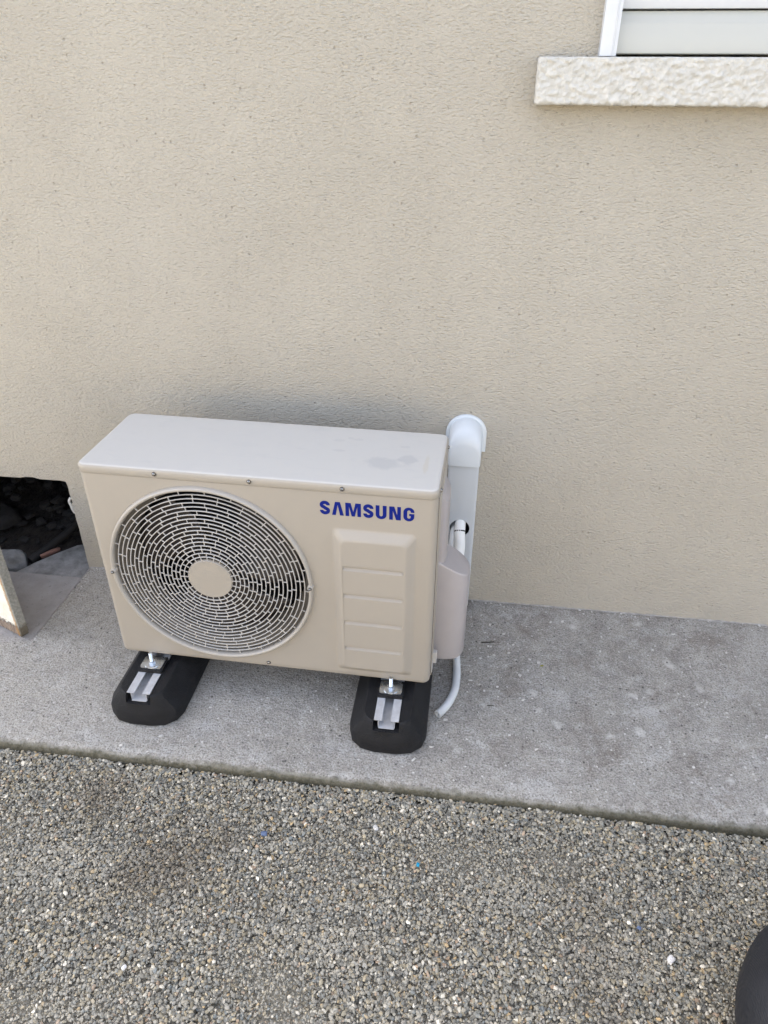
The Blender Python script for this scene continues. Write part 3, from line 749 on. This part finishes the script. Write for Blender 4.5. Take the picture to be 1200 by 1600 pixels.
# ============================================================ FEET
def make_foot():
    t = empty('rubber_foot')
    L_, HW, HT_, ch = .50, .094, .090, .060
    # plan outlines with rounded front corners
    def outline(hw, y0, y1, c, n=3):
        pts = []
        for k in range(n+1):
            a = R(180+90*k/n); pts.append((-hw+c+c*math.cos(a), y0+c*.85+c*.85*math.sin(a)))
        for k in range(n+1):
            a = R(270+90*k/n); pts.append((hw-c+c*math.cos(a), y0+c*.85+c*.85*math.sin(a)))
        for k in range(n+1):
            a = R(90*k/n); pts.append((hw-c+c*math.cos(a), y1-c*.85+c*.85*math.sin(a)))
        for k in range(n+1):
            a = R(90+90*k/n); pts.append((-hw+c+c*math.cos(a), y1-c*.85+c*.85*math.sin(a)))
        return pts
    bm = bmesh.new()
    secs = [(.088, .006, .0, .060), (.0935, .001, .004, .066), (.0945, .0, .010, .068), (.0935, .0, .036, .068), (.090, .002, .044, .066), (.0635, .0125, .080, .046), (.0595, .0155, .0868, .043), (.056, .0195, .0895, .040)]
    rings = [[(a, b, z) for a, b in outline(hw, yo, L_-yo, c)] for hw, yo, z, c in secs]
    loops(bm, rings, True, False)
    bm.faces.new([v_ for v_ in bm.verts][-len(rings[-1]):])
    blk = obj('rubber_block', bm, M['rubber'], t, smooth=28)
    cb = bmesh.new(); box(cb, -.031, .031, -.05, L_-.03, .067, .12)              # channel for the rail, open to the front
    cut = obj('cutter', cb, M['rubber'])
    md = blk.modifiers.new('c', 'BOOLEAN'); md.object = cut; md.solver = 'EXACT'
    dg = bpy.context.evaluated_depsgraph_get(); me = bpy.data.meshes.new_from_object(blk.evaluated_get(dg))
    blk.modifiers.clear(); blk.data = me; bpy.data.objects.remove(cut); me.polygons.foreach_set('use_smooth', [True]*len(me.polygons)); me.set_sharp_from_angle(angle=R(28))
    # C-rail
    bm = bmesh.new(); e = .0016
    y0, y1 = .022, L_-.02
    def bar(x0, x1, z0, z1, ya=y0, yb=y1): box(bm, x0, x1, ya, yb, z0, z1)
    bar(-.0185, .0185, .0685, .0685+e, y0-.004)                         # floor
    bar(-.0185-e, -.0185, .0685, .0905); bar(.0185, .0185+e, .0685, .0905)
    bar(-.0295, -.0105, .0907, .0907+e); bar(.0105, .0295, .0907, .0907+e)
    obj('mounting_rail', bm, M['rail'], t)
    for y in (.118, .40):
        bm = bmesh.new(); loops(bm, [[(a, b, z) for a, b in rrect(-.0315, .0315, y-.026, y+.026, .004, 3)] for z in (.0925, .1005)])
        pad = obj('rubber_pad', bm, M['rubber'], t, smooth=30)
        bm = bmesh.new()
        loops(bm, [[(a, b, z) for a, b in rrect(-.0275, .0275, y-.020, y+.022, .007, 5)] for z in (.1008, .1030)])
        loops(bm, [[(q*math.cos(2*math.pi*k/24), y-.003+q*math.sin(2*math.pi*k/24), z) for k in range(24)] for q, z in ((.019, .1030), (.0185, .1048), (.012, .1052))])
        obj('washer_plate', bm, M['zinc'], t, smooth=30)
        bm = bmesh.new(); loops(bm, [[(.0085*math.cos(math.pi*k/3), y-.003+.0085*math.sin(math.pi*k/3), z) for k in range(6)] for z in (.1052, .1125)])
        pts = []; rad = []
        for i in range(34):
            pts.append((0, y-.003, .1125+i*.0008)); rad.append(.0040 if i % 2 else .0046)
        tube(bm, pts, .004, 12, rad=rad)
        obj('bolt', bm, M['zinc'], t, smooth=40)
    return t
foot = make_foot(); foot.location = (-.568, -.612, 0); foot.rotation_euler = (0, 0, -.0)
tag(foot, 'black rubber foot under the fan end of the air conditioner', 'rubber foot', 'rubber feet under the air conditioner')
f2 = foot.copy(); C.objects.link(f2); f2.location = (.0465, -.616, 0); f2.rotation_euler = (0, 0, R(.3))
for ch_ in list(foot.children):
    c2 = ch_.copy(); C.objects.link(c2); c2.parent = f2
f2['label'] = 'black rubber foot at the pipe end of the air conditioner, beside the drain hose'

# ============================================================ PIPE DUCT
du = empty('pipe_duct', (0, 0, 0)); tag(du, 'white plastic pipe trunking with rounded wall cap beside the air conditioner', 'pipe duct')
DX0, DX1, DY, DZ = .142, .2235, -.062, .508
bm = bmesh.new()
hx, hz, hr = .183, .300, .0275
sec = [(DX1, 0), (DX1, DY+.006), (DX1-.002, DY+.002), (DX1-.006, DY)]
# side walls with rounded arris
loops(bm, [[(x, y, z) for x, y in sec] for z in (.024, DZ)], False, False, closed=False)
loops(bm, [[(DX0+DX1-x, y, z) for x, y in sec] for z in (.024, DZ)], False, False, closed=False)
lp = fill(bm, [(DX0+.006, .024), (DX1-.006, .024), (DX1-.006, DZ), (DX0+.006, DZ)], [circle(hx, hz, hr, 40)], lambda a, b: Vector((a, DY, b)))
skirt(bm, lp[1], lambda c: Vector((c.x, DY+.0025, c.z)))
bmesh.ops.remove_doubles(bm, verts=bm.verts, dist=.0001)
obj('trunking', bm, M['duct'], du, smooth=50)
bm = bmesh.new(); box(bm, DX0+.003, DX1-.003, -.004, -.002, .03, .5); obj('back_plate', bm, M['dark'], du)
# wall cap: flange and quarter-round hood
bm = bmesh.new(); cx = (DX0+DX1)/2
def arch(hw, zb, zc, y, n=24):
    pts = [(cx-hw, y, zb)] + [(cx-hw*math.cos(math.pi*k/n), y, zc+hw*math.sin(math.pi*k/n)) for k in range(n+1)] + [(cx+hw, y, zb)]
    return pts
loops(bm, [arch(.054, .515, .566, -.0005), arch(.054, .515, .566, -.006), arch(.0515, .5165, .566, -.0085)])
obj('flange', bm, M['cap'], du, smooth=50)
bm = bmesh.new()
rings = [arch(.0445, .498, .570, -.0075)]
for y, dz, hw in ((-.015, 0, .0442), (-.028, -.003, .0438), (-.040, -.0085, .0434), (-.051, -.0175, .043), (-.059, -.029, .0422), (-.0645, -.042, .0405), (-.0662, -.050, .038)):
    rings.append(arch(hw, .498, .570+dz, y))
loops(bm, rings)
obj('hood', bm, M['cap'], du, smooth=60)
# insulated pipes from the hole into the valve cover
lc = Matrix.Translation(ac.location) @ Matrix.Rotation(-.0176, 4, 'Z')
end = lc @ Vector((W+.03, .17, .10))
pp = empty('pipe_bundle', (hx, DY, hz)); tag(pp, 'white insulated pipes bending out of the trunking hole into the side cover', 'pipes')
def rel(p): return Vector(p)-Vector((hx, DY, hz))
bm = bmesh.new(); tube(bm, spline([rel((hx+.004, -.012, .325)), rel((hx+.003, -.035, .322)), rel((hx+.001, -.062, .312)), rel((hx+.002, -.086, .292)), rel((hx+.004, -.105, .262)), rel((hx+.0, -.13, .21)), rel((hx-.004, -.15, .14))], 8), .0150, 18)
obj('insulated_pipe', bm, M['foam'], pp, smooth=60)
bm = bmesh.new(); tube(bm, spline([rel((hx-.014, -.012, .30)), rel((hx-.015, -.045, .297)), rel((hx-.017, -.078, .285)), rel((hx-.019, -.100, .26)), rel((hx-.02, -.13, .20))], 8), .0095, 14)
obj('insulated_pipe', bm, M['hose'], pp, smooth=60)
bm = bmesh.new(); tube(bm, [rel((hx+.0015, -.0765, .3010)), rel((hx+.0017, -.0790, .2985))],   .0156, 18); cyl(bm, rel((hx+.014, -.080, .2995)), rel((hx+.018, -.083, .2985)), .002, 8)
obj('cable_tie', bm, M['dark'], pp, smooth=40)
# ============================================================ DRAIN HOSE
bm = bmesh.new()
path = spline([(.188, -.205, .13), (.194, -.235, .075), (.199, -.27, .03), (.2030, -.31, .0125), (.2045, -.352, .0108), (.2015, -.395, .0108), (.190, -.437, .0108), (.176, -.465, .0108), (.163, -.484, .0108)], 34)
rad = [  .0093 + .0013*(1 if (i//2) % 2 else 0) for i in range(len(path))]
vs = tube(bm, path, .01, 16, rad=rad, caps=False)
e0 = vs[-1]; c0 = sum((v_.co for v_ in e0), Vector())/len(e0); dirv = (path[-1]-path[-2]).normalized()
i1 = [bm.verts.new(c0+(v_.co-c0)*.74) for v_ in e0]; i2 = [bm.verts.new(c0+(v_.co-c0)*.72-dirv*.05) for v_ in e0]
for i in range(16):
    bm.faces.new((e0[i], e0[(i+1) % 16], i1[(i+1) % 16], i1[i])); bm.faces.new((i1[i], i1[(i+1) % 16], i2[(i+1) % 16], i2[i]))
bm.faces.new(i2)
tag(obj('drain_hose', bm, M['hose'], smooth=60), 'white corrugated drain hose curving from the side cover to an open end on the concrete', 'hose')

# ============================================================ SMALL THINGS
bm = bmesh.new(); tube(bm, spline([(.268, -.194, .004), (.285, -.192, .0045), (.305, -.187, .004)], 5), .0016, 7, rad=None)
tag(obj('twig', bm, M['twig'], smooth=60), 'short black twig lying on the concrete right of the air conditioner', 'twig')
bm = bmesh.new(); tube(bm, spline([(.287, -.43, .003), (.297, -.428, .003), (.304, -.427, .003)], 4), .001, 6)
tag(obj('twig', bm, M['twig'], smooth=60), 'tiny dark splinter on the concrete right of the hose end', 'twig')
bm = bmesh.new(); rr = random.Random(9)
for i in range(420):
    if i < 210: x = rr.gauss(.27, .11); y = rr.gauss(-.25, .13)
    elif i < 300: x = rr.uniform(-.4, 1.1); y = rr.uniform(-.66, -.02)
    else: x = rr.uniform(-1.0, 1.2); y = rr.choice((rr.uniform(-.03, -.004), rr.uniform(-.68, -.5)))
    if not (-.68 < y < -.004): continue
    s = .0012+.0038*rr.random()**2.4
    rock(bm, (x, y, s*.35), (s*rr.uniform(.8, 1.7), s*rr.uniform(.6, 1), s*.45), i, rr.uniform(0, 6), 1, .6)
tag(obj('plaster_crumbs', bm, M['flake'], smooth=20), 'pale plaster crumbs scattered over the concrete path', 'crumbs', kind='stuff')
bm = bmesh.new()
P = [(0, 0, 0), (.006, .003, .0015), (.013, .0015, .003), (.007, -.003, .001)]
v = [bm.verts.new(p) for p in P]; bm.faces.new(v); bmesh.ops.solidify(bm, geom=bm.faces[:], thickness=.0006)
tag(obj('leaf', bm, M['leaf'], loc=(.428, -.265, .002)), 'tiny yellow green leaf scrap on the concrete path', 'leaf')
for (x, y, s, mt, nm, lb, ct, sd_) in (
    (.640, -.992, .0095, 'white_st', 'white_stone', 'angular white stone in the gravel near the black bag', 'stone', 3),
    (-.374, -1.143, .0058, 'white_st', 'white_stone', 'small white pebble in the gravel at lower left', 'stone', 8),
    (-.190, -.842, .0085, 'blue_st', 'blue_stone', 'slate blue stone in the gravel below and between the feet', 'stone', 5),
    (.150, -.868, .0050, 'turq', 'plastic_scrap', 'turquoise plastic scrap in the gravel below the pipe end foot', 'scrap', 6),
    (.590, -.940, .0050, 'blue_st', 'blue_stone', 'small blue stone in the gravel above the white stone', 'stone', 2),
    (.05, -.795, .0080, 'flake', 'pale_stone', 'pale cream stone in the gravel just below the path edge', 'stone', 4)):
    bm = bmesh.new(); rock(bm, (0, 0, 0), (s, s*.8, s*.6), sd_, sd_*1.3, 2, .35)
    tag(obj(nm, bm, M[mt], smooth=35, loc=(x, y, -.0245)), lb, ct)
# ---- black bag at the right edge of the picture
bag = empty('bag', (.938, -1.203, -.032)); tag(bag, 'black rounded bag standing on the gravel at the lower right corner', 'bag')
bm = bmesh.new(); rings = []
for i in range(33):
    t = i/32; z = .285*t
    e_ = (1-abs(2*t-1)**2.7)**(1/2.25) if 0 < t < 1 else .12
    if t < .5: e_ = max(e_, .86*(1-(.5-t)*0.0)) if t > .02 else .8
    ring = []
    for k in range(48):
        a = 2*math.pi*k/48; ca, sa = math.cos(a), math.sin(a)
        px = .25*math.copysign(abs(ca)**.8, ca); py = .25*math.copysign(abs(sa)**.8, sa)
        d = 1+.012*noise.noise((ca*2, sa*2, z*9))
        ring.append((px*e_*d, py*e_*d, z))
    rings.append(ring)
loops(bm, rings)
obj('bag_body', bm, M['bag'], bag, smooth=180)

# seam and piping that follow the bag's side
def bag_pt(a, z, off):
    t = z/.285; e_ = (1-abs(2*t-1)**2.7)**(1/2.25)
    if t < .5: e_ = max(e_, .86)
    ca, sa = math.cos(a), math.sin(a); px = .25*math.copysign(abs(ca)**.8, ca); py = .25*math.copysign(abs(sa)**.8, sa); d = 1+.012*noise.noise((ca*2, sa*2, z*9))
    return Vector((px*e_*d, py*e_*d, z))*1 + Vector((ca, sa, 0))*off
for zz, r_ in ((.045, .0026),):
    bm = bmesh.new(); tube(bm, [bag_pt(2*math.pi*k/90, zz, .001) for k in range(91)], r_, 8)
    obj('piping', bm, M['piping'], bag, smooth=60)
bm = bmesh.new(); arc_ = [(-.09*math.cos(math.pi*k/20), .012*math.sin(math.pi*k/10), .27+.075*math.sin(math.pi*k/20)) for k in range(21)]
loops(bm, [[(p[0], p[1]-.016, p[2]), (p[0], p[1]+.016, p[2]), (p[0]*.96, p[1]+.016, p[2]-.004), (p[0]*.96, p[1]-.016, p[2]-.004)] for p in arc_])
obj('handle', bm, M['piping'], bag, smooth=40)
